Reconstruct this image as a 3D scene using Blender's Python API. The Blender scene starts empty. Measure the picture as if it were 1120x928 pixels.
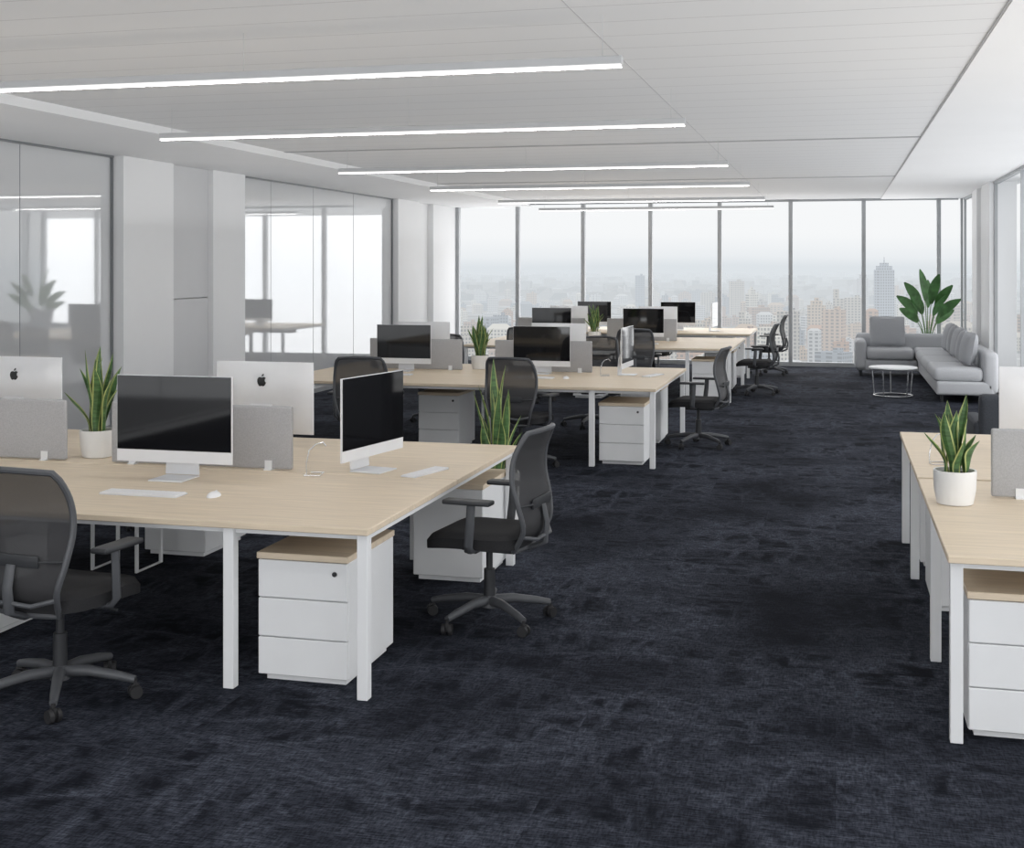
import bpy, bmesh, math, random
from mathutils import Vector, Matrix
random.seed(7)
S = bpy.context.scene; COL = S.collection
PI = math.pi
try: S.view_settings.view_transform = 'Standard'
except Exception: pass

# ------------------------------------------------------------ materials
def newmat(name):
    m = bpy.data.materials.new(name); m.use_nodes = True
    nt = m.node_tree; nt.nodes.clear()
    return m, nt, nt.nodes.new('ShaderNodeOutputMaterial')
def lk(nt, a, b): nt.links.new(a, b)
def M_(nt, op, a, b=None, c=None, clamp=False):
    n = nt.nodes.new('ShaderNodeMath'); n.operation = op; n.use_clamp = clamp
    for i, v in enumerate((a, b, c)):
        if v is None: continue
        if isinstance(v, (int, float)): n.inputs[i].default_value = v
        else: lk(nt, v, n.inputs[i])
    return n.outputs[0]
def ramp(nt, fac, stops):
    r = nt.nodes.new('ShaderNodeValToRGB')
    e = r.color_ramp.elements
    while len(e) < len(stops): e.new(0.5)
    for el, (p, c) in zip(e, stops): el.position = p; el.color = (*c, 1)
    lk(nt, fac, r.inputs[0]); return r.outputs[0]
def noise(nt, vec, scale, detail=3, rough=.5, dist=0):
    n = nt.nodes.new('ShaderNodeTexNoise'); n.inputs['Scale'].default_value = scale
    n.inputs['Detail'].default_value = detail; n.inputs['Roughness'].default_value = rough
    n.inputs['Distortion'].default_value = dist
    if vec is not None: lk(nt, vec, n.inputs['Vector'])
    return n.outputs[0]
def pbr(name, col, rough=.5, metal=0, nscale=0, namt=.08, stretch=None, bump=0, spec=None, sheen=0, coords='Object'):
    m, nt, out = newmat(name)
    b = nt.nodes.new('ShaderNodeBsdfPrincipled')
    b.inputs['Base Color'].default_value = (*col, 1); b.inputs['Roughness'].default_value = rough
    b.inputs['Metallic'].default_value = metal
    if spec is not None: b.inputs['Specular IOR Level'].default_value = spec
    if nscale:
        tc = nt.nodes.new('ShaderNodeTexCoord'); mp = nt.nodes.new('ShaderNodeMapping')
        lk(nt, tc.outputs[coords], mp.inputs[0])
        if stretch: mp.inputs['Scale'].default_value = stretch
        n = noise(nt, mp.outputs[0], nscale, 4, .6)
        d = tuple(max(0, c*(1-namt)) for c in col); l = tuple(min(1, c*(1+namt)) for c in col)
        lk(nt, ramp(nt, n, [(.3, d), (.7, l)]), b.inputs['Base Color'])
        if bump:
            bp = nt.nodes.new('ShaderNodeBump'); bp.inputs['Strength'].default_value = bump; bp.inputs['Distance'].default_value = .002
            lk(nt, n, bp.inputs['Height']); lk(nt, bp.outputs[0], b.inputs['Normal'])
    lk(nt, b.outputs[0], out.inputs[0]); return m
WHITE = pbr('white_powder_coat', (.81,.82,.83), .45, nscale=3, namt=.02)
WALL = pbr('white_wall_paint', (.86,.865,.87), .8, nscale=1.2, namt=.012)
GREYPANEL = pbr('grey_wall_panel', (.66,.665,.675), .6, nscale=1.5, namt=.02)
WOOD = pbr('pale_oak', (.715,.60,.455), .5, nscale=5, namt=.10, stretch=(.5, 7, 7))
FELT = pbr('grey_felt', (.43,.43,.44), .95, nscale=160, namt=.12, bump=.15)
SOFA = pbr('light_grey_upholstery', (.46,.47,.49), .95, nscale=120, namt=.08, bump=.2)
SOFA2 = pbr('mid_grey_upholstery', (.37,.38,.40), .95, nscale=120, namt=.08, bump=.2)
DARKFAB = pbr('dark_upholstery', (.05,.055,.065), .9, nscale=120, namt=.2, bump=.2)
SEATFAB = pbr('black_seat_fabric', (.018,.018,.020), .9, nscale=200, namt=.3, bump=.3)
PLAST = pbr('dark_grey_plastic', (.032,.034,.038), .45, nscale=20, namt=.05)
PLAST2 = pbr('mid_grey_plastic', (.082,.086,.094), .45, nscale=20, namt=.05)
RUBBER = pbr('black_rubber', (.02,.02,.022), .6, nscale=20, namt=.1)
ALU = pbr('pale_aluminium', (.78,.79,.81), .35, .1, nscale=6, namt=.02)
SCREEN = pbr('black_screen_glass', (.006,.006,.007), .04, nscale=3, namt=.1, spec=.8)
LOGO = pbr('black_gloss', (.01,.01,.01), .2, nscale=3, namt=.1)
KEYS = pbr('white_keys', (.84,.84,.85), .5, nscale=10, namt=.02)
MULL = pbr('dark_grey_frame', (.20,.21,.22), .45, nscale=5, namt=.05)
MULLG = pbr('grey_window_frame', (.42,.435,.45), .5, nscale=5, namt=.05)
GAP = pbr('grey_shadow_gap', (.42,.42,.43), .8, nscale=5, namt=.05)
GAPL = pbr('pale_shadow_gap', (.56,.56,.57), .8, nscale=5, namt=.05)
LHOUS = pbr('grey_lamp_housing', (.55,.56,.57), .5, nscale=5, namt=.03)
POT = pbr('white_ceramic', (.82,.82,.81), .35, nscale=3, namt=.02)
SOIL = pbr('dark_soil', (.03,.02,.014), 1, nscale=60, namt=.5, bump=.5)
LEAF = pbr('snake_leaf_green', (.07,.15,.05), .45, nscale=9, namt=.55, stretch=(1,1,5))
LEAFY = pbr('snake_leaf_edge', (.40,.45,.16), .5, nscale=9, namt=.2)
PALM = pbr('palm_leaf_green', (.065,.17,.05), .4, nscale=8, namt=.4)
STEM = pbr('palm_stem_green', (.10,.19,.06), .5, nscale=8, namt=.2)
CHROME = pbr('bright_wire', (.7,.71,.73), .2, .8, nscale=8, namt=.02)
LOCK = pbr('dark_lock_metal', (.08,.08,.085), .3, .8, nscale=8, namt=.02)

def mesh_fabric():
    m, nt, out = newmat('chair_back_mesh')
    d = nt.nodes.new('ShaderNodeBsdfPrincipled'); d.inputs['Base Color'].default_value = (.040,.040,.043,1); d.inputs['Roughness'].default_value = .75
    t = nt.nodes.new('ShaderNodeBsdfTransparent'); mx = nt.nodes.new('ShaderNodeMixShader')
    tc = nt.nodes.new('ShaderNodeTexCoord'); n = noise(nt, tc.outputs['Object'], 90, 2)
    f = M_(nt, 'MULTIPLY_ADD', n, .10, .82)
    lk(nt, f, mx.inputs[0]); lk(nt, t.outputs[0], mx.inputs[1]); lk(nt, d.outputs[0], mx.inputs[2]); lk(nt, mx.outputs[0], out.inputs[0]); return m
MESHF = mesh_fabric()
def partition_glass():
    m, nt, out = newmat('frosted_partition_glass')
    d = nt.nodes.new('ShaderNodeBsdfDiffuse'); d.inputs[0].default_value = (.66,.67,.68,1)
    g = nt.nodes.new('ShaderNodeBsdfGlossy'); g.inputs['Roughness'].default_value = .03; g.inputs[0].default_value = (.94,.95,.96,1)
    tc = nt.nodes.new('ShaderNodeTexCoord'); n = noise(nt, tc.outputs['Object'], .8, 1)
    mx = nt.nodes.new('ShaderNodeMixShader'); lk(nt, M_(nt,'MULTIPLY_ADD', n, .04, .31), mx.inputs[0])
    lk(nt, d.outputs[0], mx.inputs[1]); lk(nt, g.outputs[0], mx.inputs[2]); lk(nt, mx.outputs[0], out.inputs[0]); return m
PGLASS = partition_glass()
def emit(name, col, s):
    m, nt, out = newmat(name); e = nt.nodes.new('ShaderNodeEmission'); e.inputs[0].default_value = (*col,1); e.inputs[1].default_value = s
    lk(nt, e.outputs[0], out.inputs[0]); return m
LAMP = emit('lamp_diffuser', (1,.985,.97), 21)
LAMPS = emit('lamp_diffuser_side', (1,.99,.98), 1.15)

def carpet():
    m, nt, out = newmat('navy_carpet_tiles')
    b = nt.nodes.new('ShaderNodeBsdfPrincipled'); b.inputs['Roughness'].default_value = .95; b.inputs['Specular IOR Level'].default_value = .05
    g = nt.nodes.new('ShaderNodeNewGeometry'); pos = g.outputs['Position']
    def mp(v, sx, sy, rot=0):
        n = nt.nodes.new('ShaderNodeMapping'); lk(nt, v, n.inputs[0]); n.inputs['Scale'].default_value=(sx,sy,1); n.inputs['Rotation'].default_value=(0,0,rot); return n.outputs[0]
    sp = nt.nodes.new('ShaderNodeSeparateXYZ'); lk(nt, pos, sp.inputs[0])
    tx = M_(nt,'FLOOR', M_(nt,'DIVIDE', sp.outputs[0], .5)); ty = M_(nt,'FLOOR', M_(nt,'DIVIDE', sp.outputs[1], 1.0))
    cb = nt.nodes.new('ShaderNodeCombineXYZ'); lk(nt, tx, cb.inputs[0]); lk(nt, ty, cb.inputs[1])
    wn = nt.nodes.new('ShaderNodeTexWhiteNoise'); wn.noise_dimensions = '3D'; lk(nt, cb.outputs[0], wn.inputs[0])
    sc = nt.nodes.new('ShaderNodeVectorMath'); sc.operation = 'SCALE'; sc.inputs['Scale'].default_value = 5; lk(nt, wn.outputs['Color'], sc.inputs[0])
    ad = nt.nodes.new('ShaderNodeVectorMath'); ad.operation = 'ADD'; lk(nt, pos, ad.inputs[0]); lk(nt, sc.outputs[0], ad.inputs[1])
    big = noise(nt, pos, .8, 4, .55, .4)
    def vein(v, sx, sy, rot, k):
        n = noise(nt, mp(v,sx,sy,rot), 1.0, 9, .58, .2)
        return M_(nt,'SUBTRACT', 1, M_(nt,'MULTIPLY', M_(nt,'ABSOLUTE', M_(nt,'SUBTRACT', n, .5)), k), None, True)
    v1 = vein(pos, 1.1, 2.8, .2, 11); v2 = vein(ad.outputs[0], 3.0, 1.1, -.1, 12); v3 = vein(pos, 2.4, 1.2, .9, 14)
    v = M_(nt,'MAXIMUM', v1, M_(nt,'MAXIMUM', v2, M_(nt,'MULTIPLY', v3, .7)))
    patch = ramp(nt, noise(nt, ad.outputs[0], 1.6, 10, .68, .2), [(.50,(0,0,0)),(.59,(1,1,1))])
    # woven texture: fine broken rows running across the tiles, with loops
    rowx = noise(nt, mp(pos, 16, 120), 1, 3, .65); rowy = noise(nt, mp(pos, 110, 22), 1, 3, .65)
    wv = M_(nt,'MULTIPLY_ADD', M_(nt,'SUBTRACT', M_(nt,'MULTIPLY_ADD', rowx, .62, M_(nt,'MULTIPLY', rowy, .38)), .5), 5.0, .5, True)
    mask = M_(nt,'MAXIMUM', M_(nt,'MULTIPLY', v, .9), M_(nt,'MULTIPLY', patch, .62))
    mask = M_(nt,'MULTIPLY', mask, M_(nt,'MULTIPLY_ADD', big, 3.2, -.80, True))
    s = M_(nt,'MULTIPLY', mask, M_(nt,'MULTIPLY_ADD', wv, .9, .25))
    s = M_(nt,'ADD', s, M_(nt,'MULTIPLY', wv, .09))
    c = ramp(nt, s, [(.0,(.0078,.0088,.0125)), (.15,(.0130,.0145,.0200)), (.55,(.039,.0435,.058)), (1,(.078,.086,.110))])
    lk(nt, c, b.inputs['Base Color'])
    bp = nt.nodes.new('ShaderNodeBump'); bp.inputs['Strength'].default_value = .4; bp.inputs['Distance'].default_value = .003
    lk(nt, wv, bp.inputs['Height']); lk(nt, bp.outputs[0], b.inputs['Normal'])
    lk(nt, b.outputs[0], out.inputs[0]); return m
CARPET = carpet()
def ceiling_mat():
    m, nt, out = newmat('planked_ceiling')
    b = nt.nodes.new('ShaderNodeBsdfDiffuse')
    g = nt.nodes.new('ShaderNodeNewGeometry'); sp = nt.nodes.new('ShaderNodeSeparateXYZ'); lk(nt, g.outputs['Position'], sp.inputs[0])
    fr = M_(nt,'FRACT', M_(nt,'DIVIDE', sp.outputs[1], .40))
    line = M_(nt,'LESS_THAN', fr, .022)
    mx = nt.nodes.new('ShaderNodeMix'); mx.data_type = 'RGBA'
    lk(nt, line, mx.inputs[0]); mx.inputs[6].default_value = (.77,.775,.78,1); mx.inputs[7].default_value = (.56,.56,.565,1)
    lk(nt, mx.outputs[2], b.inputs[0]); lk(nt, b.outputs[0], out.inputs[0]); return m
CEIL = ceiling_mat()
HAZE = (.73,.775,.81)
def city_mat(name, stuff=False):
    m, nt, out = newmat(name)
    g = nt.nodes.new('ShaderNodeNewGeometry'); sp = nt.nodes.new('ShaderNodeSeparateXYZ'); lk(nt, g.outputs['Position'], sp.inputs[0])
    d = nt.nodes.new('ShaderNodeBsdfDiffuse')
    if stuff:
        vo = nt.nodes.new('ShaderNodeTexVoronoi'); vo.inputs['Scale'].default_value = .02; lk(nt, g.outputs['Position'], vo.inputs['Vector'])
        sc = nt.nodes.new('ShaderNodeSeparateColor'); lk(nt, vo.outputs['Color'], sc.inputs[0])
        lk(nt, ramp(nt, sc.outputs[0], [(0,(.17,.18,.18)),(.35,(.38,.36,.33)),(.6,(.5,.5,.5)),(.8,(.32,.28,.24)),(1,(.66,.66,.66))]), d.inputs[0])
    else:
        oi = nt.nodes.new('ShaderNodeObjectInfo')
        fz = M_(nt,'FRACT', M_(nt,'DIVIDE', sp.outputs[2], 3.6)); fx = M_(nt,'FRACT', M_(nt,'DIVIDE', M_(nt,'ADD', sp.outputs[0], sp.outputs[1]), 4.2))
        w = M_(nt,'MULTIPLY', M_(nt,'GREATER_THAN', fz, .42), M_(nt,'GREATER_THAN', fx, .45))
        sn = nt.nodes.new('ShaderNodeSeparateXYZ'); lk(nt, g.outputs['Normal'], sn.inputs[0])
        w = M_(nt,'MULTIPLY', w, M_(nt,'LESS_THAN', M_(nt,'ABSOLUTE', sn.outputs[2]), .5))
        mx = nt.nodes.new('ShaderNodeMix'); mx.data_type = 'RGBA'; lk(nt, M_(nt,'MULTIPLY', w, .7), mx.inputs[0]); lk(nt, oi.outputs['Color'], mx.inputs[6]); mx.inputs[7].default_value = (.08,.085,.10,1)
        lk(nt, mx.outputs[2], d.inputs[0])
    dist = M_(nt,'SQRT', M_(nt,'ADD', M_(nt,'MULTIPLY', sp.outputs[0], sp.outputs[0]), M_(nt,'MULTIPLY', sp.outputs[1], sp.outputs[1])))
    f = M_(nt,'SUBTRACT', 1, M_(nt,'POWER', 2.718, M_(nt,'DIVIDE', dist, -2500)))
    e = nt.nodes.new('ShaderNodeEmission'); e.inputs[0].default_value = (*HAZE,1)  # air haze painted into the material: glow mixed in more with distance
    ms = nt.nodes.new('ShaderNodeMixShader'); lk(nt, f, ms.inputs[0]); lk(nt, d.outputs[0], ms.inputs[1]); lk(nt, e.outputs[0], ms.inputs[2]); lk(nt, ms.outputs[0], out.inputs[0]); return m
CITY = city_mat('hazed_city_facades'); CITYS = city_mat('hazed_city_ground', True)

# ------------------------------------------------------------ mesh helpers
def nb(): return bmesh.new()
def box(bm, x0,x1,y0,y1,z0,z1, bev=0, seg=2, mtx=None, mi=0):
    vs = [bm.verts.new(((x0,x1)[i&1], (y0,y1)[(i>>1)&1], (z0,z1)[i>>2])) for i in range(8)]
    fs = [bm.faces.new([vs[i] for i in f]) for f in ((0,2,3,1),(4,5,7,6),(0,1,5,4),(2,6,7,3),(0,4,6,2),(1,3,7,5))]
    for f in fs: f.material_index = mi
    if mtx is not None:
        for v in vs: v.co = mtx @ v.co
    if bev:
        es = list({e for f in fs for e in f.edges})
        bmesh.ops.bevel(bm, geom=es, offset=bev, segments=seg, profile=.6, affect='EDGES', clamp_overlap=True)
    return fs
def ring(bm, c, u, v, r, n, ru=1, rv=1):
    return [bm.verts.new(c + u*(r*ru*math.cos(2*PI*i/n)) + v*(r*rv*math.sin(2*PI*i/n))) for i in range(n)]
def bridge(bm, a, b):
    n = len(a)
    for i in range(n): bm.faces.new((a[i], a[(i+1)%n], b[(i+1)%n], b[i]))
def frame_of(d):
    d = d.normalized(); up = Vector((0,0,1)) if abs(d.z) < .95 else Vector((0,1,0))
    u = d.cross(up).normalized(); v = u.cross(d).normalized(); return u, v
def cyl(bm, p0, p1, r0, r1=None, n=16):
    p0, p1 = Vector(p0), Vector(p1); r1 = r0 if r1 is None else r1
    u, v = frame_of(p1-p0); a = ring(bm,p0,u,v,r0,n); b = ring(bm,p1,u,v,r1,n); bridge(bm,a,b)
    bm.faces.new(list(reversed(a))); bm.faces.new(b)
def tube(bm, pts, r, n=8, closed=False, ru=1, rv=1):
    pts = [Vector(p) for p in pts]; N = len(pts); rs = []; pu = None
    for i, p in enumerate(pts):
        d = (pts[(i+1)%N]-pts[i-1]) if closed or 0 < i < N-1 else (pts[1]-pts[0] if i == 0 else pts[-1]-pts[-2])
        d.normalize()
        if pu is None: u, v = frame_of(d)
        else:
            u = (pu - d*pu.dot(d)).normalized(); v = u.cross(d).normalized()
        pu = u; rr = r(i/(N-1)) if callable(r) else r
        rs.append(ring(bm,p,u,v,rr,n,ru,rv))
    for i in range(N-1): bridge(bm, rs[i], rs[i+1])
    if closed:
        a, b = rs[-1], rs[0]
        k = min(range(n), key=lambda s: (a[0].co-b[s].co).length); b2 = b[k:]+b[:k]; bridge(bm,a,b2)
    else: bm.faces.new(list(reversed(rs[0]))); bm.faces.new(rs[-1])
def lathe(bm, prof, n=28, cx=0, cy=0):
    rs = []
    for r, z in prof: rs.append([bm.verts.new((cx+r*math.cos(2*PI*i/n), cy+r*math.sin(2*PI*i/n), z)) for i in range(n)])
    for i in range(len(rs)-1): bridge(bm, rs[i], rs[i+1])
    bm.faces.new(list(reversed(rs[0]))); bm.faces.new(rs[-1])
def obj(name, bm, mats, parent=None, smooth=True, loc=None):
    bmesh.ops.recalc_face_normals(bm, faces=bm.faces[:])
    me = bpy.data.meshes.new(name); bm.to_mesh(me); bm.free()
    for m in (mats if isinstance(mats,(list,tuple)) else [mats]): me.materials.append(m)
    if smooth:
        for p in me.polygons: p.use_smooth = True
        try: me.set_sharp_from_angle(angle=math.radians(38))
        except Exception: pass
    o = bpy.data.objects.new(name, me); COL.objects.link(o)
    if parent: o.parent = parent
    if loc: o.location = loc
    return o
def tag(o, label, cat, group=None):
    o['label'] = label; o['category'] = cat
    if group: o['group'] = group
    return o
def thing(name, label, cat, loc=(0,0,0), rz=0, group=None):
    o = bpy.data.objects.new(name, None); o.empty_display_size = .1; COL.objects.link(o)
    o.location = loc; o.rotation_euler = (0,0,rz); return tag(o,label,cat,group)
def struct(name, bm, m, parent=None, smooth=False):
    o = obj(name,bm,m,parent,smooth)
    if not parent: o['kind'] = 'structure'
    return o
def dup(root, loc, rz, label, group=None, scale=1):
    r = root.copy(); COL.objects.link(r); r.location = loc; r.rotation_euler = (0,0,rz); r.scale = (scale,)*3
    r['label'] = label
    if group: r['group'] = group
    for ch in list(root.children):
        c = ch.copy(); COL.objects.link(c); c.parent = r
        for g in list(ch.children):
            d = g.copy(); COL.objects.link(d); d.parent = c
    return r
class Proto:
    def __init__(s, maker): s.maker = maker; s.root = None
    def place(s, loc, rz, label, group=None, scale=1):
        if s.root is None:
            s.root = s.maker(); s.root.location = loc; s.root.rotation_euler = (0,0,rz); s.root.scale = (scale,)*3
            s.root['label'] = label
            if group: s.root['group'] = group
            return s.root
        return dup(s.root, loc, rz, label, group, scale)

# ------------------------------------------------------------ room shell
XL, XR, YF, YB, ZC = -7.41, 2.25, 24.2, -4.0, 3.12
b = nb(); box(b, XL-.4, XR+.4, YB, YF+.2, -.3, 0); struct('floor', b, CARPET)
b = nb(); box(b, -5.85, .80, YB, YF+.2, ZC, ZC+.2); struct('ceiling', b, CEIL)
b = nb(); box(b, XL-.4, -5.85, YB, YF+.2, 3.045, ZC+.2); box(b, .80, XR+.4, YB, YF+.2, 3.105, ZC+.2); struct('ceiling', b, WALL)
b = nb(); box(b, -1.257, -1.25, YB, YF, ZC-.002, ZC+.01); struct('trim_1', b, GAPL)
b = nb(); box(b, -5.85, .79, 12.75, 12.83, ZC-.006, ZC+.01); struct('trim_2', b, GAP)
b = nb(); box(b, -5.85, .79, 18.2, 18.30, ZC-.006, ZC+.01); struct('trim_3', b, GAP)
b = nb(); box(b, .792, .7995, YB, YF, ZC-.010, ZC); struct('trim_4', b, GAPL)
# left wall
b = nb(); box(b, XL-.4, XL-.12, YB, YF, 0, 3.2)
wl = struct('wall_left', b, WALL)
def wl_part(name, y0,y1,x1,m,z0=0,z1=3.045):
    bb = nb(); box(bb, XL-.12, x1, y0,y1,z0,z1, .004,1); return obj(name, bb, m, wl, False)
wl_part('column', 11.99, 13.04, XL+.06, WALL)
wl_part('recessed_panel', 13.04, 14.03, XL-.03, GREYPANEL, 0, 1.48)
wl_part('recessed_panel', 13.04, 14.03, XL-.03, GREYPANEL, 1.49, 3.045)
wl_part('column', 14.03, 14.89, XL+.04, WALL)
wl_part('column', 20.76, 21.9, XL+.04, WALL)
wl_part('recessed_panel', 21.9, 22.7, XL-.06, WALL)
wl_part('column', 22.7, 24.2, XL+.05, WALL)
def partition(name, ys):
    bb = nb()
    for a, c in zip(ys[:-1], ys[1:]): box(bb, XL-.10, XL-.08, a+.003, c-.003, .06, 3.025)
    w = struct(name, bb, PGLASS)
    f = nb(); box(f, XL-.11, XL-.05, ys[0], ys[-1], 3.025, 3.045); box(f, XL-.11, XL-.03, ys[0], ys[-1], 0, .06)
    for y in ys: box(f, XL-.11, XL-.078, y-.004, y+.004, .06, 3.025)
    for y in (ys[0]+.01, ys[-1]-.01): box(f, XL-.11, XL-.06, y-.014, y+.014, .06, 3.025)
    obj('frame', f, MULL, w, False)
    return w
partition('window_1', [YB, -1, 2, 4.6, 7.2, 9.3, 10.42, 11.98])
w2 = partition('window_2', [14.90, 15.9, 17.35, 18.95, 20.75])
# far window wall
mx = [-7.41+1.3175*i for i in range(8)]
mx[0] = -7.33
edges = mx + [2.19]
for i in range(8):
    x0, x1 = edges[i], edges[i+1]
    f = nb(); box(f, x0-.036, x0+.036, YF-.06, YF+.06, .08, 3.08); box(f, x0-.036, x1-.038, YF-.05, YF+.06, 0, .08); box(f, x0-.036, x1-.038, YF-.03, YF+.06, 3.08, 3.14)
    struct('window_%d' % (i+3), f, MULLG)
b = nb(); box(b, 2.19, 2.23, YF-.04, YF+.06, 0, 3.12); struct('trim_5', b, MULLG)
# right wall
b = nb(); box(b, XR-.08, XR+.3, 19.6, 20.6, 0, 3.105, .005,1); box(b, XR-.02, XR+.3, 20.6, 21.3, 0, 3.105); box(b, XR-.08, XR+.3, 21.3, 22.0, 0, 3.105, .005,1)
struct('wall_right', b, WALL)
wn = 11
for ys in ([22.03, 24.1], [4.4, 6.9, 9.4, 11.9, 14.4, 16.9, 19.57], [-4, -1.2, 1.6, 4.36]):
    f = nb(); box(f, XR-.02, XR+.05, ys[0], ys[-1], 0, .08); box(f, XR-.02, XR+.05, ys[0], ys[-1], 3.07, 3.105)
    for y in ys: box(f, XR-.01, XR+.03, y-.02, y+.02, .08, 3.07)
    struct('window_%d' % wn, f, MULLG); wn += 1
b = nb(); box(b, XL, XL+.02, -4, 11.9, 0, .06); struct('baseboard_left', b, WHITE)

# ------------------------------------------------------------ pendant lights
def make_light():
    t = thing('pendant_light','','light')
    bb = nb(); box(bb, 0, 4.12, -.024, .024, .0125, .052, .002,1); obj('housing', bb, LHOUS, t, False)
    bb = nb(); fs = box(bb, .006, 4.114, -.023, .023, -.002, .012)
    for f in fs[1:]: f.material_index = 1
    obj('diffuser', bb, [LAMP,LAMPS], t, False)
    for x in (.1, 2.06, 4.02):
        bb = nb(); cyl(bb, (x,0,.052), (x,0,.262), .0015, n=6); obj('suspension_cable', bb, LHOUS, t)
    return t
PL = Proto(make_light)
for i, (y, lab) in enumerate([(6.22,'nearest long linear ceiling light, at the top of the picture'), (8.93,'second nearest linear ceiling light, below the longest one'),
        (12.6,'third linear ceiling light counted from the front'), (15.75,'fourth linear ceiling light counted from the front'),
        (19.2,'fifth linear ceiling light, second nearest to the window wall'), (22.0,'farthest linear ceiling light, right before the window wall'),
        (3.5,'linear ceiling light hanging over the near aisle in front of the first bench'), (.8,'linear ceiling light hanging at the near end of the office')]):
    PL.place((-5.15,y,2.858), 0, lab, 'pendant linear lights')

# ------------------------------------------------------------ office chair
def make_chair():
    t = thing('office_chair','','chair')
    bb = nb(); cyl(bb,(0,0,.075),(0,0,.135),.04,.034,20)
    ends = []
    for k in range(5):
        a = 2*PI*k/5+.3; e = Vector((.32*math.cos(a), .32*math.sin(a), 0)); ends.append((e,a))
        tube(bb, [(e.x*.08,e.y*.08,.11),(e.x*.4,e.y*.4,.112),(e.x*.8,e.y*.8,.092),(e.x,e.y,.078)], lambda s: .026-.010*s, 10)
    obj('star_base', bb, PLAST2, t)
    for e, a in ends:
        bb = nb(); n = Vector((-math.sin(a+.6), math.cos(a+.6), 0)); c = Vector((e.x,e.y,.029))
        for s in (-1,1): cyl(bb, c+n*s*.008, c+n*s*.026, .028, .026, 18)
        cyl(bb, (e.x,e.y,.03),(e.x,e.y,.078),.009,n=8); box(bb,-.016,.016,-.008,.008,.02,.062,.004,2,Matrix.Translation((e.x,e.y,0))@Matrix.Rotation(a+.6,4,'Z'))
        obj('caster', bb, RUBBER, t)
    bb = nb(); cyl(bb,(0,0,.12),(0,0,.27),.030,.028,20); cyl(bb,(0,0,.27),(0,0,.40),.017,n=16); obj('gas_lift', bb, PLAST, t)
    bb = nb(); box(bb,-.09,.09,-.16,.12,.370,.415,.012,2); box(bb,-.22,.22,-.02,.05,.390,.41,.006,1); tube(bb,[(.09,.04,.385),(.2,.05,.38),(.25,.05,.375)],.007,8); obj('tilt_mechanism', bb, PLAST, t)
    # seat
    bb = nb(); nx, ny = 14, 14
    def sp(u,v,top):
        x = u*.25*(1-.10*max(0,-v)**2)*(1-.12*abs(v)**6); y = .03+v*.245*(1-.12*abs(u)**6)
        z = (.495 - .03*max(0,v)**4 - .012*(1-u*u)*(1-v*v)) if top else .415-.015*max(0,v)**3
        ed = max(abs(u),abs(v))
        if top: z -= .030*ed**8
        return (x,y,z)
    tp = [[bb.verts.new(sp(-1+2*i/nx,-1+2*j/ny,True)) for i in range(nx+1)] for j in range(ny+1)]
    bt = [[bb.verts.new(sp(-1+2*i/nx,-1+2*j/ny,False)) for i in range(nx+1)] for j in range(ny+1)]
    for j in range(ny):
        for i in range(nx):
            bb.faces.new((tp[j][i],tp[j][i+1],tp[j+1][i+1],tp[j+1][i])); bb.faces.new((bt[j][i],bt[j+1][i],bt[j+1][i+1],bt[j][i+1]))
    for i in range(nx):
        bb.faces.new((tp[0][i],bt[0][i],bt[0][i+1],tp[0][i+1])); bb.faces.new((tp[ny][i],tp[ny][i+1],bt[ny][i+1],bt[ny][i]))
        bb.faces.new((tp[i][0],tp[i+1][0],bt[i+1][0],bt[i][0])); bb.faces.new((tp[i][nx],bt[i][nx],bt[i+1][nx],tp[i+1][nx]))
    obj('seat', bb, SEATFAB, t)
    # back: tall shell from below the seat to the shoulders, S-curved
    def interp(v, pts):
        n = len(pts)
        for i in range(n-1):
            a,p = pts[i]; c,q = pts[i+1]
            if v <= c+1e-9:
                m0 = (q-pts[i-1][1])/(c-pts[i-1][0]) if i>0 else (q-p)/(c-a)
                m1 = (pts[i+2][1]-p)/(pts[i+2][0]-a) if i<n-2 else (q-p)/(c-a)
                h=c-a; s=(v-a)/h; return (2*s**3-3*s*s+1)*p+(s**3-2*s*s+s)*h*m0+(-2*s**3+3*s*s)*q+(s**3-s*s)*h*m1
        return pts[-1][1]
    def bp(u,v):
        w = interp(v, [(0,.150),(.15,.190),(.4,.232),(.65,.242),(.86,.228),(.96,.210),(1,.188)])
        y = interp(v, [(0,-.210),(.18,-.282),(.38,-.275),(.6,-.250),(.8,-.262),(1,-.318)])
        return Vector((u*w, y+.045*u*u*(.5+.5*v), .40+.60*v-.010*u*u*(v>.5)*(2*v-1)))
    bb = nb(); nu, nv = 12, 20
    g = [[bb.verts.new(bp(-1+2*i/nu, j/nv)) for i in range(nu+1)] for j in range(nv+1)]
    for j in range(nv):
        for i in range(nu): bb.faces.new((g[j][i],g[j][i+1],g[j+1][i+1],g[j+1][i]))
    obj('back_mesh', bb, MESHF, t)
    bb = nb(); loop = [bp(-1+2*i/10,0) for i in range(11)]+[bp(1,j/22) for j in range(1,22)]+[bp(1-2*i/10,1) for i in range(11)]+[bp(-1,1-j/22) for j in range(1,22)]
    tube(bb, loop, .0135, 8, True, 1, 1); obj('back_frame', bb, PLAST2, t)
    bb = nb()
    box(bb,-.13,.13,-.287,-.277,.61,.66,.004,2)
    for s in (-1,1): tube(bb,[(s*.13,-.282,.635),(s*.19,-.258,.635),(bp(s,.39).x,bp(s,.39).y,.635)],.006,8)
    obj('lumbar_support', bb, PLAST, t)
    bb = nb(); tube(bb,[(0,-.12,.40),(0,-.22,.395),(0,-.30,.43),(0,-.31,.53),(0,-.29,.62)], lambda s:.021-.007*s, 10, False, 1.6, .8)
    for s in (-1,1): tube(bb,[(0,-.305,.47),(s*.1,-.292,.46),(s*.182,-.25,.48)],.010,8)
    obj('back_bracket', bb, PLAST2, t)
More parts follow.
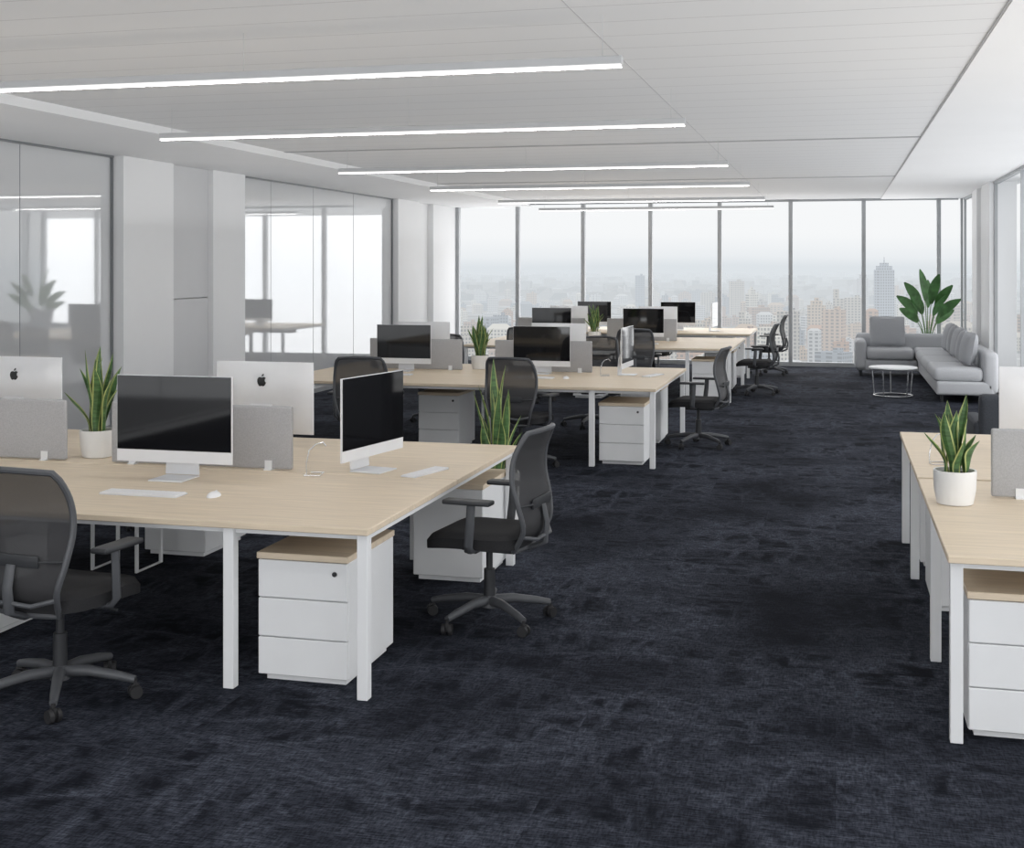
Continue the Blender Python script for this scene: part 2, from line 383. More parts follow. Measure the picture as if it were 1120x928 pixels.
    for s in (-1,1):
        bb = nb(); tube(bb,[(s*.15,.0,.405),(s*.26,.0,.41),(s*.288,-.003,.44),(s*.293,-.015,.56),(s*.293,-.02,.648)], lambda q:.015-.002*q, 10, False, 1.7,.9)
        a = obj('armrest', bb, PLAST2, t)
        bb = nb(); box(bb, s*.293-.040, s*.293+.040, -.13,.12,.647,.670,.010,3); obj('arm_pad', bb, PLAST, a)
    return t
CH = Proto(make_chair)
G = 'mesh-back office chairs'
for x,y,rz,lab in [
    (-3.25,4.80,-.10,'black mesh office chair at the lower left edge of the picture, back to the viewer'),
    (-1.76,6.38,1.46,'black mesh office chair in side view at the end of the nearest bench'),
    (-4.85,8.25,3.3,'office chair behind the nearest bench, mostly hidden by the bench'),
    (-2.84,11.38,-.15,'office chair before the second bench, back to the viewer, behind the tall floor plant'),
    (-4.28,11.15,.15,'office chair at the left of the second bench near side, back to the viewer'),
    (-1.38,13.15,1.45,'office chair in side view at the aisle end of the second bench'),
    (-2.75,14.45,3.0,'office chair on the far side of the second bench, seen under its right part'),
    (-4.60,14.45,3.3,'office chair on the far side of the second bench, at its left part'),
    (-2.62,16.95,.1,'office chair back to the viewer on the near side of the third bench'),
    (-4.1,16.95,-.1,'office chair back to the viewer at the left of the third bench'),
    (-1.12,18.75,1.5,'office chair in side view at the aisle end of the third bench'),
    (-2.9,20.65,3.1,'office chair on the far side of the third bench'),
    (-1.12,22.2,1.5,'farthest office chair, by the window wall at the end of the last bench')]:
    CH.place((x,y,0), rz, lab, G, 1.03)

# ------------------------------------------------------------ computer
def logo_bm(s, yy, cz):
    o = [(0,.30),(.10,.35),(.22,.38),(.34,.34),(.42,.26),(.34,.18),(.30,.08),(.31,-.03),(.37,-.12),(.46,-.18),(.40,-.34),(.30,-.48),(.20,-.55),(.10,-.53),(0,-.50),(-.10,-.53),(-.20,-.55),(-.32,-.46),(-.42,-.28),(-.47,-.08),(-.46,.12),(-.38,.28),(-.26,.36),(-.12,.36)]
    l = [(0,.42),(.02,.55),(.10,.65),(.20,.70),(.19,.58),(.12,.47)]
    bm = nb()
    for pts in (o,l):
        a = [bm.verts.new((-p[0]*s, yy, cz+p[1]*s)) for p in pts]; c = [bm.verts.new((-p[0]*s, yy-.006, cz+p[1]*s)) for p in pts]
        bm.faces.new(a); bm.faces.new(list(reversed(c))); bridge(bm,a,c)
    return bm
def make_imac():   # screen faces -Y, origin on the desk
    t = thing('desktop_computer','','computer')
    bb = nb(); W,H0,H1 = .325,.085,.53
    nx, nz = 16, 12; g=[]
    for j in range(nz+1):
        row=[]
        for i in range(nx+1):
            u=-1+2*i/nx; v=-1+2*j/nz
            k=(1-abs(u)**2.4)*(1-abs(v)**2.4)
            row.append(bb.verts.new((u*W, .008+.042*k**.8, (H0+H1)/2+v*(H1-H0)/2)))
        g.append(row)
    for j in range(nz):
        for i in range(nx): bb.faces.new((g[j][i],g[j][i+1],g[j+1][i+1],g[j+1][i]))
    loop = g[0]+[g[j][nx] for j in range(1,nz)]+list(reversed(g[nz]))+[g[j][0] for j in range(nz-1,0,-1)]
    fr = [bb.verts.new((v.co.x,-.004,v.co.z)) for v in loop]
    bridge(bb, loop, fr); bb.faces.new(fr)
    obj('shell', bb, ALU, t)
    bb = nb(); box(bb,-W+.003,W-.003,-.0065,-.0035,H0+.062,H1-.003); obj('screen', bb, SCREEN, t, False)
    bb = nb()
    def sec(y,z,w,th): return [(-w,y,z),(w,y,z),(w,y+th,z),(-w,y+th,z)]
    secs = [sec(.048,.27,.07,.008), sec(.075,.19,.085,.008), sec(.085,.09,.092,.008), sec(.082,.012,.095,.01)]
    rs = [[bb.verts.new(p) for p in s] for s in secs]
    for a,c in zip(rs[:-1],rs[1:]): bridge(bb,a,c)
    bb.faces.new(rs[0]); bb.faces.new(rs[-1])
    box(bb,-.095,.095,-.095,.095,0,.008,.003,1)
    obj('stand', bb, ALU, t, False)
    obj('logo', logo_bm(.062,.049,.415), LOGO, t, False)
    return t
IM = Proto(make_imac); DZ = .74
GC = 'all-in-one desktop computers'
def imac(x,y,rz,lab,sc=1): IM.place((x,y,DZ), rz, lab, GC, sc)
imac(-3.38,6.00,0,'computer with a dark screen on the nearest bench, front to the viewer',1.03)
imac(-3.44,7.22,PI,'white computer back with black logo on the nearest bench, right of the snake plant')
imac(-5.20,7.22,PI,'white computer back with black logo cut off by the left picture edge')
imac(-2.46,6.52,math.radians(80),'computer turned towards the aisle on the nearest bench, screen seen at an angle')
imac(-2.98,12.85,0,'computer with dark screen right of the plant on the second bench',.94)
imac(-4.50,12.85,0,'computer with dark screen left of the plant on the second bench',.94)
imac(-4.52,13.6,PI,'white computer back at the left part of the second bench',.94)
imac(-2.96,13.6,PI,'white computer back behind the right dark screen of the second bench',.94)
imac(-2.09,12.95,math.radians(88),'computer turned towards the aisle on the second bench',.94)
imac(-2.78,18.7,0,'computer with dark screen right of the plant on the third bench',.94)
imac(-4.18,18.7,0,'computer with dark screen left of the plant on the third bench',.94)
imac(-2.70,19.7,PI,'white computer back behind the right screen of the third bench',.94)
imac(-4.12,19.7,PI,'white computer back at the left of the third bench',.94)
imac(-2.70,22.3,0,'farthest computer with dark screen, on the bench by the window wall',.94)
imac(-4.2,22.3,0,'computer at the left of the farthest bench',.94)
imac(-2.05,22.2,math.radians(86),'computer turned sideways on the farthest bench',.94)
imac(1.26,7.95,PI,'white computer back on the right bench, cut off by the picture edge')

# ------------------------------------------------------------ benches
def bench(label, x0, x1, y0, y1, legs_y, inner, mids, split=None, gap=.012, loops=None):
    t = thing('bench_desk', label, 'desk', (x1,y0,0), 0, 'white bench desks with pale oak tops')
    w = x1-x0; d = y1-y0; s = split if split else d/2
    for a, c in ((0, s-gap/2), (s+gap/2, d)):
        bb = nb(); box(bb,-w,0,a,c,.712,.74,.003,1); obj('tabletop', bb, WOOD, t, False)
    for ly in legs_y:
        bb = nb(); box(bb,-.06,-.012,ly-.025,ly+.025,0,.711,.002,1); obj('leg', bb, WHITE, t, False)
        for ix in inner:
            bb = nb(); box(bb,-ix-.05,-ix,ly-.025,ly+.025,0,.711,.002,1); obj('leg', bb, WHITE, t, False)
    for m in mids:
        for ly in loops:
            bb = nb(); tube(bb,[(-m,ly,.70),(-m,ly,.02),(-m,ly+.28,.02),(-m,ly+.28,.70)],.014,6); obj('frame_loop', bb, WHITE, t, False)
    bb = nb()
    box(bb,-w+.02,-.02,.05,.08,.685,.711); box(bb,-w+.02,-.02,d-.08,d-.05,.685,.711); box(bb,-.05,-.02,.05,d-.05,.685,.711); box(bb,-w+.02,-w+.05,.05,d-.05,.685,.711)
    obj('frame_rails', bb, WHITE, t, False)
    bb = nb(); box(bb,-w+.25,-.35,s-.12,s+.12,.60,.605); box(bb,-w+.25,-.35,s-.12,s-.115,.605,.66); box(bb,-w+.25,-.35,s+.115,s+.12,.605,.66)
    for q in (-w+.3,-w/2,-.4): box(bb,q-.01,q+.01,s-.12,s+.12,.66,.709)
    obj('cable_tray', bb, WHITE, t, False)
    for ly in legs_y:
        bb = nb(); box(bb,-w+.012,-w+.06,ly-.025,ly+.025,0,.711,.002,1); obj('leg', bb, WHITE, t, False)
    return t
bench('nearest bench desk with pale oak top, lower left of the picture', -6.6,-1.93,5.05,7.67,(.05,2.57),(.64,),(2.15,2.45),loops=(1.75,))
bench('second bench desk from the front, left of the aisle', -5.45,-1.60,11.53,13.97,(.05,2.39),(.58,),(1.9,),loops=(.9,1.35))
bench('third bench desk from the front, left of the aisle', -5.2,-1.38,17.4,20.1,(.05,2.65),(.58,),(2.5,),loops=(.9,1.5))
bench('farthest bench desk, beside the window wall', -5.2,-1.38,21.3,23.3,(.05,1.95),(.58,),())
bench('bench desk at the right picture edge', .42,2.02,5.15,8.95,(.07,1.12,2.74,3.75),(),(),1.87,.05)

# ------------------------------------------------------------ pedestals
def make_ped():
    t = thing('drawer_pedestal','','drawer unit')
    bb = nb(); box(bb,-.215,.215,-.275,.30,.03,.55,.004,1); box(bb,-.19,.19,-.25,.27,.0,.03); obj('cabinet_body', bb, WHITE, t, False)
    for k,(z0,z1) in enumerate(((.034,.20),(.205,.375),(.38,.547))):
        bb = nb(); box(bb,-.213,.213,-.295,-.277,z0,z1,.003,1); dr = obj('drawer', bb, WHITE, t, False)
        if k == 2:
            bb = nb(); cyl(bb,(.155,-.301,.50),(.155,-.295,.50),.011,n=16); obj('lock', bb, LOCK, dr)
    bb = nb(); box(bb,-.22,.22,-.30,.305,.551,.58,.003,1); obj('wood_top', bb, WOOD, t, False)
    return t
PD = Proto(make_ped); GP='white drawer pedestals with pale oak tops'
for x,y,rz,lab in [
    (-2.30,5.50,0,'white three-drawer pedestal between the front legs of the nearest bench'),
    (-2.22,7.42,PI,'white pedestal at the far corner of the nearest bench, behind the side-view chair'),
    (-4.12,7.62,PI,'white pedestal under the far side of the nearest bench, behind its left leg'),
    (-4.30,5.62,0,'white pedestal under the nearest bench at the left picture edge'),
    (-1.95,12.02,0,'white pedestal between the front legs of the second bench'),
    (-3.92,12.55,0,'white pedestal under the middle of the second bench'),
    (-2.00,13.55,PI,'white pedestal at the far aisle corner of the second bench'),
    (-1.72,17.85,0,'white pedestal between the front legs of the third bench'),
    (-1.72,19.7,PI,'white pedestal at the far corner of the third bench'),
    (-3.4,17.85,0,'white pedestal under the middle of the third bench'),
    (-1.72,21.7,0,'white pedestal under the farthest bench'),
    (.72,5.56,0,'white pedestal with oak top under the right bench'),
    (.72,8.50,PI,'white pedestal under the far side of the right bench'),
    (.72,7.45,PI,'white pedestal in the middle under the right bench')]:
    PD.place((x,y,0), rz, lab, GP)

# ------------------------------------------------------------ privacy screens, keyboards, mice, wire loops
def make_screen():
    t = thing('privacy_screen','','divider')
    bb = nb(); box(bb,-.53,.53,-.014,.014,.005,.335,.012,3); obj('felt_panel', bb, FELT, t)
    for x in (-.40,.40):
        bb = nb(); box(bb,x-.02,x+.02,-.035,.035,-.0,.006); box(bb,x-.02,x+.02,-.020,-.0145,.0,.05); box(bb,x-.02,x+.02,.0145,.020,0,.05); obj('bracket', bb, WHITE, t, False)
    return t
PS = Proto(make_screen); GS='grey felt desk dividers'
for x,y,sc,lab in [(-3.45,6.42,1.05,'grey felt divider behind the dark screen on the nearest bench'),(-4.86,6.42,1.05,'grey felt divider at the left picture edge on the nearest bench'),
    (-3.02,13.1,1,'right grey felt divider on the second bench'),(-4.45,13.1,1,'left grey felt divider on the second bench'),
    (-2.85,19.0,1,'right grey felt divider on the third bench'),(-4.25,19.0,1,'left grey felt divider on the third bench'),
    (1.26,6.52,1,'grey felt divider on the right bench beside the potted plant')]:
    PS.place((x,y,DZ),0,lab,GS,sc)
def make_kb():
    t = thing('keyboard','','keyboard')
    bb = nb(); box(bb,-.21,.21,-.057,.057,0,.010,.004,2); obj('keyboard_base', bb, ALU, t)
    bb = nb()
    for r in range(5):
        y=-.046+r*.0215
        if r==0: ks=[(-.205,-.12),(-.115,.07),(.075,.205)]
        else: ks=[(-.205+.0275*i+.001,-.205+.0275*(i+1)-.004) for i in range(15)]
        for a,c in ks: box(bb,a,min(c,.205),y-.0085,y+.0085,.010,.0135)
    obj('keys', bb, KEYS, t, False); return t
KB = Proto(make_kb)
for x,y,rz,sc,lab in [(-3.30,5.56,0,1,'white keyboard before the dark screen on the nearest bench'),(-2.16,6.52,math.radians(76),.82,'white keyboard near the aisle edge of the nearest bench'),
    (-2.95,12.35,0,1,'white keyboard at the right seat of the second bench'),(-4.45,12.35,0,1,'white keyboard at the left seat of the second bench'),(-1.82,12.9,1.3,.85,'white keyboard at the aisle end of the second bench'),
    (-2.7,18.2,0,1,'white keyboard on the third bench')]:
    KB.place((x,y,DZ),rz,lab,'white keyboards',sc)
def make_mouse():
    t = thing('computer_mouse','','mouse')
    bb = nb(); bmesh.ops.create_uvsphere(bb,u_segments=20,v_segments=12,radius=1)
    for v in bb.verts: v.co = Vector((v.co.x*.031, v.co.y*.056, max(0,v.co.z)*.024))
    obj('mouse_body', bb, KEYS, t)
    bb = nb(); box(bb,-.004,.004,.018,.04,.018,.0235,.002,1); obj('scroll_strip', bb, ALU, t, False); return t
MS = Proto(make_mouse)
MS.place((-2.94,5.60,DZ),.1,'white mouse right of the keyboard on the nearest bench','white mice')
MS.place((-2.62,12.38,DZ),.1,'white mouse at the right seat of the second bench','white mice')
def make_wire():
    t = thing('wire_stand','','stand')
    bb = nb(); tube(bb,[(-.045,0,.004),(-.045,0,.06),(-.03,.0,.13),(.0,.02,.16),(.04,.03,.17),(.055,.03,.15)],.0035,8); obj('wire_arm', bb, CHROME, t)
    bb = nb(); tube(bb,[(-.045,0,.004),(-.045,-.06,.004),(.04,-.06,.004),(.04,.05,.004),(-.03,.05,.004)],.0035,8); obj('wire_foot', bb, CHROME, t); return t
WS = Proto(make_wire)
WS.place((-2.72,6.32,DZ),.2,'thin bent metal wire stand on the nearest bench beside the angled computer','wire stands')
WS.place((-2.30,12.8,DZ),.2,'thin bent metal wire stand on the second bench','wire stands')
WS.place((.56,7.55,DZ),.2,'thin bent metal wire stand on the right bench behind the plant','wire stands')

# ------------------------------------------------------------ plants
def blade(bm, base, az, lean, h, w, tw, rnd):
    N=12; prev=None; px,py = base
    dx,dy = math.cos(az),math.sin(az)
    for i in range(N+1):
        s=i/N; z=h*s; off=lean*s**1.7
        c=Vector((px+dx*off+.008*math.sin(s*6+rnd), py+dy*off+.008*math.cos(s*5+rnd), z))
        ww=w*(.55+.45*math.sin(min(1,s*1.6)*PI/2))*(1-max(0,(s-.62)/.38)**1.6)+.0006
        a=az+PI/2+tw*s; u=Vector((math.cos(a),math.sin(a),0)); n=Vector((-math.sin(a),math.cos(a),0))
        row=[bm.verts.new(c+u*ww*q+n*abs(q)**2*ww*.5) for q in (-1,-.76,0,.76,1)]
        if prev:
            for k in range(4):
                f=bm.faces.new((prev[k],prev[k+1],row[k+1],row[k])); f.material_index = 1 if k in (0,3) else 0
        prev=row
def snake_plant(label, x,y,z, pr, ph, lh, spread, n, seed, floor=False):
    random.seed(seed)
    t = thing('snake_plant', label, 'plant', (x,y,z), 0, 'potted snake plants')
    bb = nb(); lathe(bb,[(pr*.78,0),(pr*.84,.004),(pr*.97,ph*.45),(pr,ph*.9),(pr,ph),(pr*.9,ph),(pr*.9,ph*.88)],36); obj('pot', bb, POT, t)
    bb = nb(); lathe(bb,[(pr*.88,ph*.80),(pr*.885,ph*.885),(pr*.4,ph*.90)],28); obj('soil', bb, SOIL, t)
    bb = nb()
    for i in range(n):
        a=2*PI*i*.381966*1.0+random.uniform(-.2,.2); rr=pr*.55*math.sqrt((i+.5)/n)
        h=lh*(random.uniform(.72,1) if i<n*.5 else random.uniform(.4,.8))
        blade(bb,(rr*math.cos(a),rr*math.sin(a)),a,spread*(.25+.75*i/n)*random.uniform(.6,1.1),h,random.uniform(.8,1.1)*.026*(lh/.42)**.25,random.uniform(-1.2,1.2),i)
    o = obj('leaves', bb, [LEAF,LEAFY], t); o.location=(0,0,ph*.86); return t
snake_plant('tall snake plant in a white pot between the dividers on the nearest bench',-4.22,6.60,DZ,.10,.16,.52,.15,15,3)
snake_plant('snake plant in a round white pot on the right bench',.545,6.30,DZ,.098,.16,.38,.10,14,11)
snake_plant('tall snake plant standing on the floor behind the nearest bench',-2.21,8.22,0,.15,.48,.85,.17,14,5)
snake_plant('snake plant in a white pot between the computers of the second bench',-3.78,13.32,DZ,.10,.15,.46,.13,14,8)
snake_plant('snake plant in a white pot between the computers of the third bench',-3.55,18.85,DZ,.10,.14,.46,.14,14,9)
# palm
random.seed(4)
t = thing('potted_palm','broad-leaved green palm in the corner behind the grey sofa','plant',(1.58,23.60,0))
bb = nb(); lathe(bb,[(.16,0),(.17,.01),(.21,.35),(.215,.5),(.19,.5),(.19,.45)],36); obj('pot', bb, POT, t)
bb = nb(); lathe(bb,[(.185,.40),(.188,.455),(.05,.46)],24); obj('soil', bb, SOIL, t)
bs, bl = nb(), nb()
SP = [(-.08,1.50),(.12,1.42),(-.28,1.30),(.30,1.26),(.02,1.28),(-.40,1.06),(.42,1.02),(-.20,1.08),(.20,1.04),(-.36,.80),(.36,.78)]
for i,(ox,L) in enumerate(SP):
    oy = (.25,-.2,.1,-.28,.3)[i%5]
    p0=Vector((ox*.12,oy*.12,.44)); tip=Vector((ox,oy*.8,0)); d=Vector((ox,oy,0)).normalized()
    pts=[p0+tip*(s**1.9)+Vector((0,0,L*s*(1-.12*s*(.4+abs(ox))))) for s in [k/18 for k in range(19)]]
    tube(bs,pts[:12],lambda q:.010-.004*q,6)
    prev=None
    for k in range(10,19):
        s=(k-10)/8; q=pts[k]+d*.08*s*s-Vector((0,0,.09*s*s*(.3+abs(ox)))); tang=(pts[min(18,k+1)]-pts[k-1]).normalized()
        side=tang.cross(Vector((0,-1,0)) if abs(ox)>.25 or i%2 else Vector((.6,-.8,0))).normalized()
        w=.088*math.sin(PI*min(1,(s*.93+.05)))**.75+.001; nn=side.cross(tang)
        row=[bl.verts.new(q+side*w*m+nn*(.25*w*abs(m))) for m in (-1,-.5,0,.5,1)]
        if prev:
            for m in range(4): bl.faces.new((prev[m],prev[m+1],row[m+1],row[m]))
        prev=row
obj('stems', bs, STEM, t); obj('leaves', bl, PALM, t)

# ------------------------------------------------------------ lounge
t = thing('corner_sofa','large light grey corner sofa along the windows and the right wall','sofa',(.33,18.2,0))
bb = nb(); box(bb,1.0,1.76,0,4.9,.10,.29,.05,4); box(bb,.0,1.0,4.0,4.9,.10,.29,.05,4); obj('base', bb, SOFA, t)
for k in range(3):
    bb = nb(); box(bb,.96,1.62,.02+1.3*k,1.30+1.3*k,.285,.475,.085,6); obj('seat_cushion', bb, SOFA, t)
bb = nb(); box(bb,.16,.95,3.96,4.72,.285,.475,.085,6); obj('seat_cushion', bb, SOFA, t)
bb = nb(); box(bb,.96,1.62,3.93,4.72,.285,.475,.085,6); obj('seat_cushion', bb, SOFA, t)
bb = nb(); box(bb,1.61,1.81,0,4.9,.12,.70,.085,6); box(bb,.0,1.7,4.71,4.92,.12,.70,.085,6); obj('backrest', bb, SOFA, t)
bb = nb(); box(bb,-.02,.17,3.95,4.9,.12,.62,.08,6); obj('arm', bb, SOFA, t)
for lx,ly in ((1.08,.08),(1.7,.08),(1.08,3.8),(.08,4.10),(.08,4.8),(1.7,4.8)):
    bb = nb(); cyl(bb,(lx,ly,0),(lx,ly,.12),.018,.024,12); obj('leg', bb, PLAST, t)
def make_cush():
    t = thing('sofa_cushion','','cushion')
    bb = nb(); n=12; fr=[]; bk=[]
    for sgn, L in ((1,fr),(-1,bk)):
        for j in range(n+1):
            row=[]
            for i in range(n+1):
                u=-1+2*i/n; v=-1+2*j/n; k=max(0,(1-u*u)*(1-v*v))**.34
                row.append(bb.verts.new((u*.30*(1-.05*(1-v*v))*(1-.06*abs(v)**8), sgn*.11*k, .27+v*.27*(1-.05*(1-u*u))*(1-.06*abs(u)**8))))
            L.append(row)
    for L in (fr,bk):
        for j in range(n):
            for i in range(n): bb.faces.new((L[j][i],L[j][i+1],L[j+1][i+1],L[j+1][i]))
    bmesh.ops.remove_doubles(bb, verts=bb.verts[:], dist=.0005)
    obj('cover', bb, SOFA2, t)
    bb = nb(); R=[(-.28,0.02),(0,.0),(.28,.02),(.295,.27),(.28,.52),(0,.535),(-.28,.52),(-.295,.27)]
    tube(bb,[(x*.985,0,z*.985+.004) for x,z in R],.006,6,True); obj('piping', bb, SOFA, t)
    return t
CU = Proto(make_cush)
for x,y,rz,sc,lab in [(.86,22.66,.05,1.0,'large grey cushion at the left end of the corner sofa by the window'),
    (1.76,18.75,-(PI/2-.15),.88,'nearest grey cushion leaning along the right side of the sofa'),(1.75,19.5,-(PI/2+.1),.88,'second grey cushion along the right side of the sofa'),
    (1.76,20.25,-(PI/2-.1),.88,'third grey cushion along the right side of the sofa'),(1.75,21.0,-(PI/2+.1),.88,'fourth grey cushion along the right side of the sofa'),
    (1.75,21.75,-(PI/2-.1),.88,'farthest grey cushion on the right side of the sofa, in the corner')]:
    o = CU.place((x,y,.478),rz,lab,'grey sofa cushions',sc); o.rotation_euler=(-.18,0,rz)
t = thing('coffee_table','round white coffee table with thin metal legs before the sofa','table',(.80,19.0,0))
bb = nb(); lathe(bb,[(.33,.395),(.34,.40),(.34,.415),(.33,.42)],48); obj('tabletop', bb, WHITE, t)
bb = nb(); tube(bb,[(.27*math.cos(2*PI*k/32),.27*math.sin(2*PI*k/32),.01) for k in range(32)],.009,8,True); tube(bb,[(.30*math.cos(2*PI*k/32),.30*math.sin(2*PI*k/32),.385) for k in range(32)],.009,8,True); obj('frame_ring', bb, CHROME, t)
for k in range(5):
    a=2*PI*k/5+.4; bb=nb(); cyl(bb,(.27*math.cos(a),.27*math.sin(a),.01),(.30*math.cos(a),.30*math.sin(a),.395),.009,n=8); obj('leg', bb, CHROME, t)
t = thing('lounge_armchair','dark grey padded armchair behind the right bench at the picture edge','armchair',(1.53,11.3,0),0)
bb = nb(); box(bb,-.36,.36,-.30,.36,.12,.42,.05,4); obj('seat', bb, DARKFAB, t)
bb = nb(); box(bb,-.40,.40,-.44,-.28,.12,.82,.06,4); obj('backrest', bb, DARKFAB, t)
for s in (-1,1):
    bb = nb(); box(bb,s*.38-.06,s*.38+.06,-.40,.34,.12,.60,.05,4); obj('arm', bb, DARKFAB, t)
    for y in (-.3,.28):
        bb = nb(); cyl(bb,(s*.3,y,0),(s*.3,y,.125),.016,.02,12); obj('leg', bb, PLAST, t)

# ------------------------------------------------------------ city
GZ=-90
b = nb(); R=16000
vs=[b.verts.new(p) for p in ((-R,60,GZ),(R,60,GZ),(R,R,GZ),(-R,R,GZ))]; b.faces.new(vs)
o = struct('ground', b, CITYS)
sa, ca = math.sin(math.radians(14.4)), math.cos(math.radians(14.4))
def w_of(px, d):
    cx=(px-560)/1380; return d*(-sa+cx*ca), d*(ca+cx*sa)
random.seed(21)
ordn=['first','second','third','fourth','fifth','sixth','seventh','eighth']
pxm=[497,565,638,712,788,865,944,1026,1050]
placed=[]
def building(px,d,w,h,col,dep=None,style=0,label=None,name='city_building'):
    x,y=w_of(px,d); dep=dep or w*random.uniform(.6,1.0)
    rad=.5*math.hypot(w,dep)
    if any((x-a)**2+(y-c)**2 < (rad+r)**2 for a,c,r in placed): return False
    placed.append((x,y,rad)); bb=nb()
    box(bb,-w/2,w/2,-dep/2,dep/2,0,h)
    if style==1: box(bb,-w*.32,w*.32,-dep*.32,dep*.32,h,h*1.12); box(bb,-w*.12,w*.12,-dep*.12,dep*.12,h*1.12,h*1.2)
    elif style==2: box(bb,-w*.5,0,-dep*.3,dep*.3,h,h*1.25)
    elif style==4: box(bb,-w*.40,w*.40,-dep*.40,dep*.40,h,h+5); box(bb,-w*.22,w*.22,-dep*.22,dep*.22,h+5,h+9); cyl(bb,(0,0,h+9),(0,0,h+17),.8,.3,6)
    elif style==3:
        a=[bb.verts.new(p) for p in ((-w/2,-dep/2,h),(w/2,-dep/2,h),(w/2,dep/2,h),(-w/2,dep/2,h))]; r1=bb.verts.new((-w*.3,0,h+w*.2)); r2=bb.verts.new((w*.3,0,h+w*.2))
        for f in ((a[0],a[1],r2,r1),(a[2],a[3],r1,r2),(a[1],a[2],r2),(a[3],a[0],r1)): bb.faces.new(f)
    else: box(bb,w*.05,w*.3,-dep*.2,dep*.15,h,h+3.5)
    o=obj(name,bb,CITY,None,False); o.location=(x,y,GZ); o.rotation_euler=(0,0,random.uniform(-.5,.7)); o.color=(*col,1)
    tag(o,label or 'building',"building",'city buildings outside the windows'); return True
PAL=[((.62,.57,.50),'beige'),((.68,.68,.68),'pale grey'),((.50,.36,.28),'brick red'),((.60,.46,.34),'sandy brown'),((.36,.39,.43),'slate grey'),((.78,.74,.66),'cream'),((.55,.35,.24),'terracotta')]
kinds={0:'flat-roofed block',1:'stepped block',2:'two-level block',3:'hip-roofed house'}
for (px,d,w,h,st,c,lab) in [(967,1650,22,88,4,(.50,.54,.60),'tall slate grey tower with a thin mast in the seventh window pane'),
    (862,1180,20,50,0,(.54,.50,.45),'brownish grey high block in the fifth and sixth window panes'),
    (700,2600,17,74,0,(.40,.45,.52),'slim hazy tower in the third window pane'),
    (893,1500,20,46,1,(.66,.53,.41),'sandy stepped tower in the sixth window pane'),
    (912,1350,22,46,0,(.62,.46,.35),'brick coloured high block in the sixth window pane'),
    (934,1700,24,50,0,(.66,.61,.54),'beige high block beside the seventh mullion'),
    (1003,1900,26,52,2,(.58,.57,.55),'grey two-level tower in the seventh window pane'),
    (830,2000,22,38,0,(.56,.54,.52),'pale tower in the fifth window pane'),
    (1036,1500,26,46,0,(.56,.48,.42),'brown block in the narrow last window pane')]:
    building(px,d,w,h,c,None,st,lab,'city_tower')
cnt=0; tries=0
while cnt<288 and tries<14000:
    tries+=1
    d=960*(3.3)**(random.random()**.8); px=random.uniform(330,1180) if cnt%6==0 else random.uniform(495,1060)
    ci=random.choices(range(7),[4,3,3,4,2,4,3] if px>780 and d<2100 else [4,5,.8,1.5,4,4,.8])[0]; c,cn=PAL[ci]
    w=random.uniform(11,28); h=random.choice([8,10,13,16,19,23,30])*random.uniform(.8,1.2)
    if px>780: h*=1.15
    if d>1500 and random.random()<.12: h*=1.7
    st=random.choice([0,0,1,2,3])
    bay=max(1,min(8,sum(px>=q for q in pxm[:-1])))
    dist='near edge' if d<1300 else 'middle' if d<2200 else 'far part'
    cnt+=building(px,d,w,h,c,None,st,'%s %s in the %s of the city, through the %s window pane'%(cn,kinds[st],dist,ordn[bay-1]))
b = nb()
for i in range(2600):
    d=3450*(3.0)**(random.random()); x,y=w_of(random.uniform(200,1300),d); w=random.uniform(20,70); h=random.choice([12,18,25,25,40])*random.uniform(.6,1.3)
    box(b,x-w/2,x+w/2,y-w/2,y+w/2,GZ,GZ+h)
o=obj('distant_city',b,CITYS,None,False); o['kind']='stuff'; tag(o,'hazy mass of tiny distant city buildings below the horizon','city')

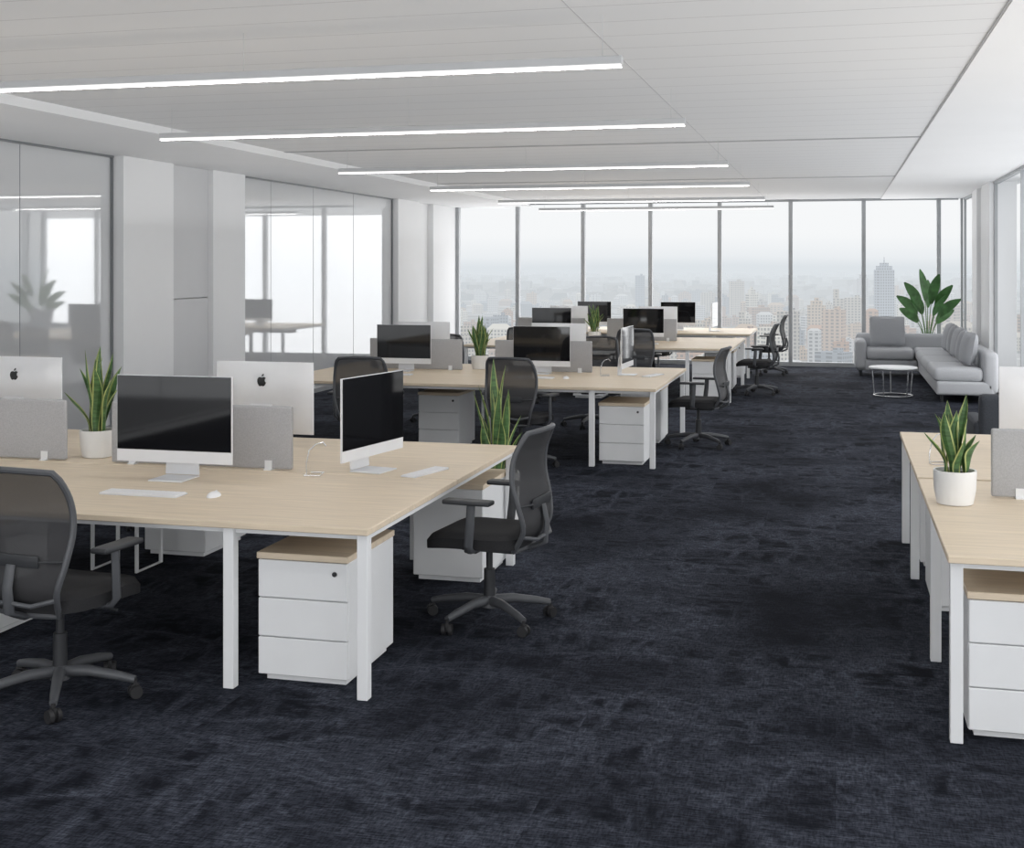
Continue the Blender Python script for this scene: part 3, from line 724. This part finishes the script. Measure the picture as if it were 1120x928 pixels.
# ------------------------------------------------------------ world & light
w = bpy.data.worlds.new('World'); S.world=w; w.use_nodes=True; nt=w.node_tree; nt.nodes.clear()
out=nt.nodes.new('ShaderNodeOutputWorld'); bg=nt.nodes.new('ShaderNodeBackground'); tc=nt.nodes.new('ShaderNodeTexCoord'); sp=nt.nodes.new('ShaderNodeSeparateXYZ')
lk(nt,tc.outputs['Generated'],sp.inputs[0])
nz=noise(nt,tc.outputs['Generated'],3,4,.5)
f=M_(nt,'ADD',sp.outputs[2],M_(nt,'MULTIPLY',M_(nt,'SUBTRACT',nz,.5),.012))
c=ramp(nt,f,[(0,HAZE),(.008,(.83,.86,.885)),(.025,(.92,.935,.945)),(.3,(.96,.97,.98))])
lk(nt,c,bg.inputs[0]); bg.inputs[1].default_value=1.0; lk(nt,bg.outputs[0],out.inputs[0])
def area(name, loc, rot, sx, sy, e, gl=True):
    L=bpy.data.lights.new(name,'AREA'); L.shape='RECTANGLE'; L.size=sx; L.size_y=sy; L.energy=e; L.color=(.99,.99,1)
    lo=bpy.data.objects.new(name,L); COL.objects.link(lo); lo.location=loc; lo.rotation_euler=rot
    lo.visible_glossy=gl
area('fill_behind',(-2.5,-3.9,1.5),(math.radians(92),0,0),9.4,2.9,170)  # added fill lamp behind the camera, no real source there
area('daylight_boost_right',(2.75,7.5,1.5),(math.radians(98),0,math.radians(90)),22,2.9,310,False)  # added lamp outside the right glazing, boosts the sky's daylight
area('daylight_boost_far',(-2.6,24.5,1.5),(math.radians(98),0,PI),9.4,2.9,140)  # added lamp outside the far windows, boosts daylight indoors
area('ceiling_fill',(-2.6,10.0,2.3),(PI,0,0),9.2,27,190)  # added fill sheet floating in mid-air to brighten the ceiling, no fixture

cam=bpy.data.cameras.new('Camera'); co=bpy.data.objects.new('Camera',cam); COL.objects.link(co)
co.location=(0,0,1.86); co.rotation_euler=(math.radians(90),0,math.radians(14.4))
cam.sensor_width=36; cam.lens=36*1380/1120; cam.shift_y=-172/1120; cam.clip_end=30000; cam.clip_start=.05
S.camera=co
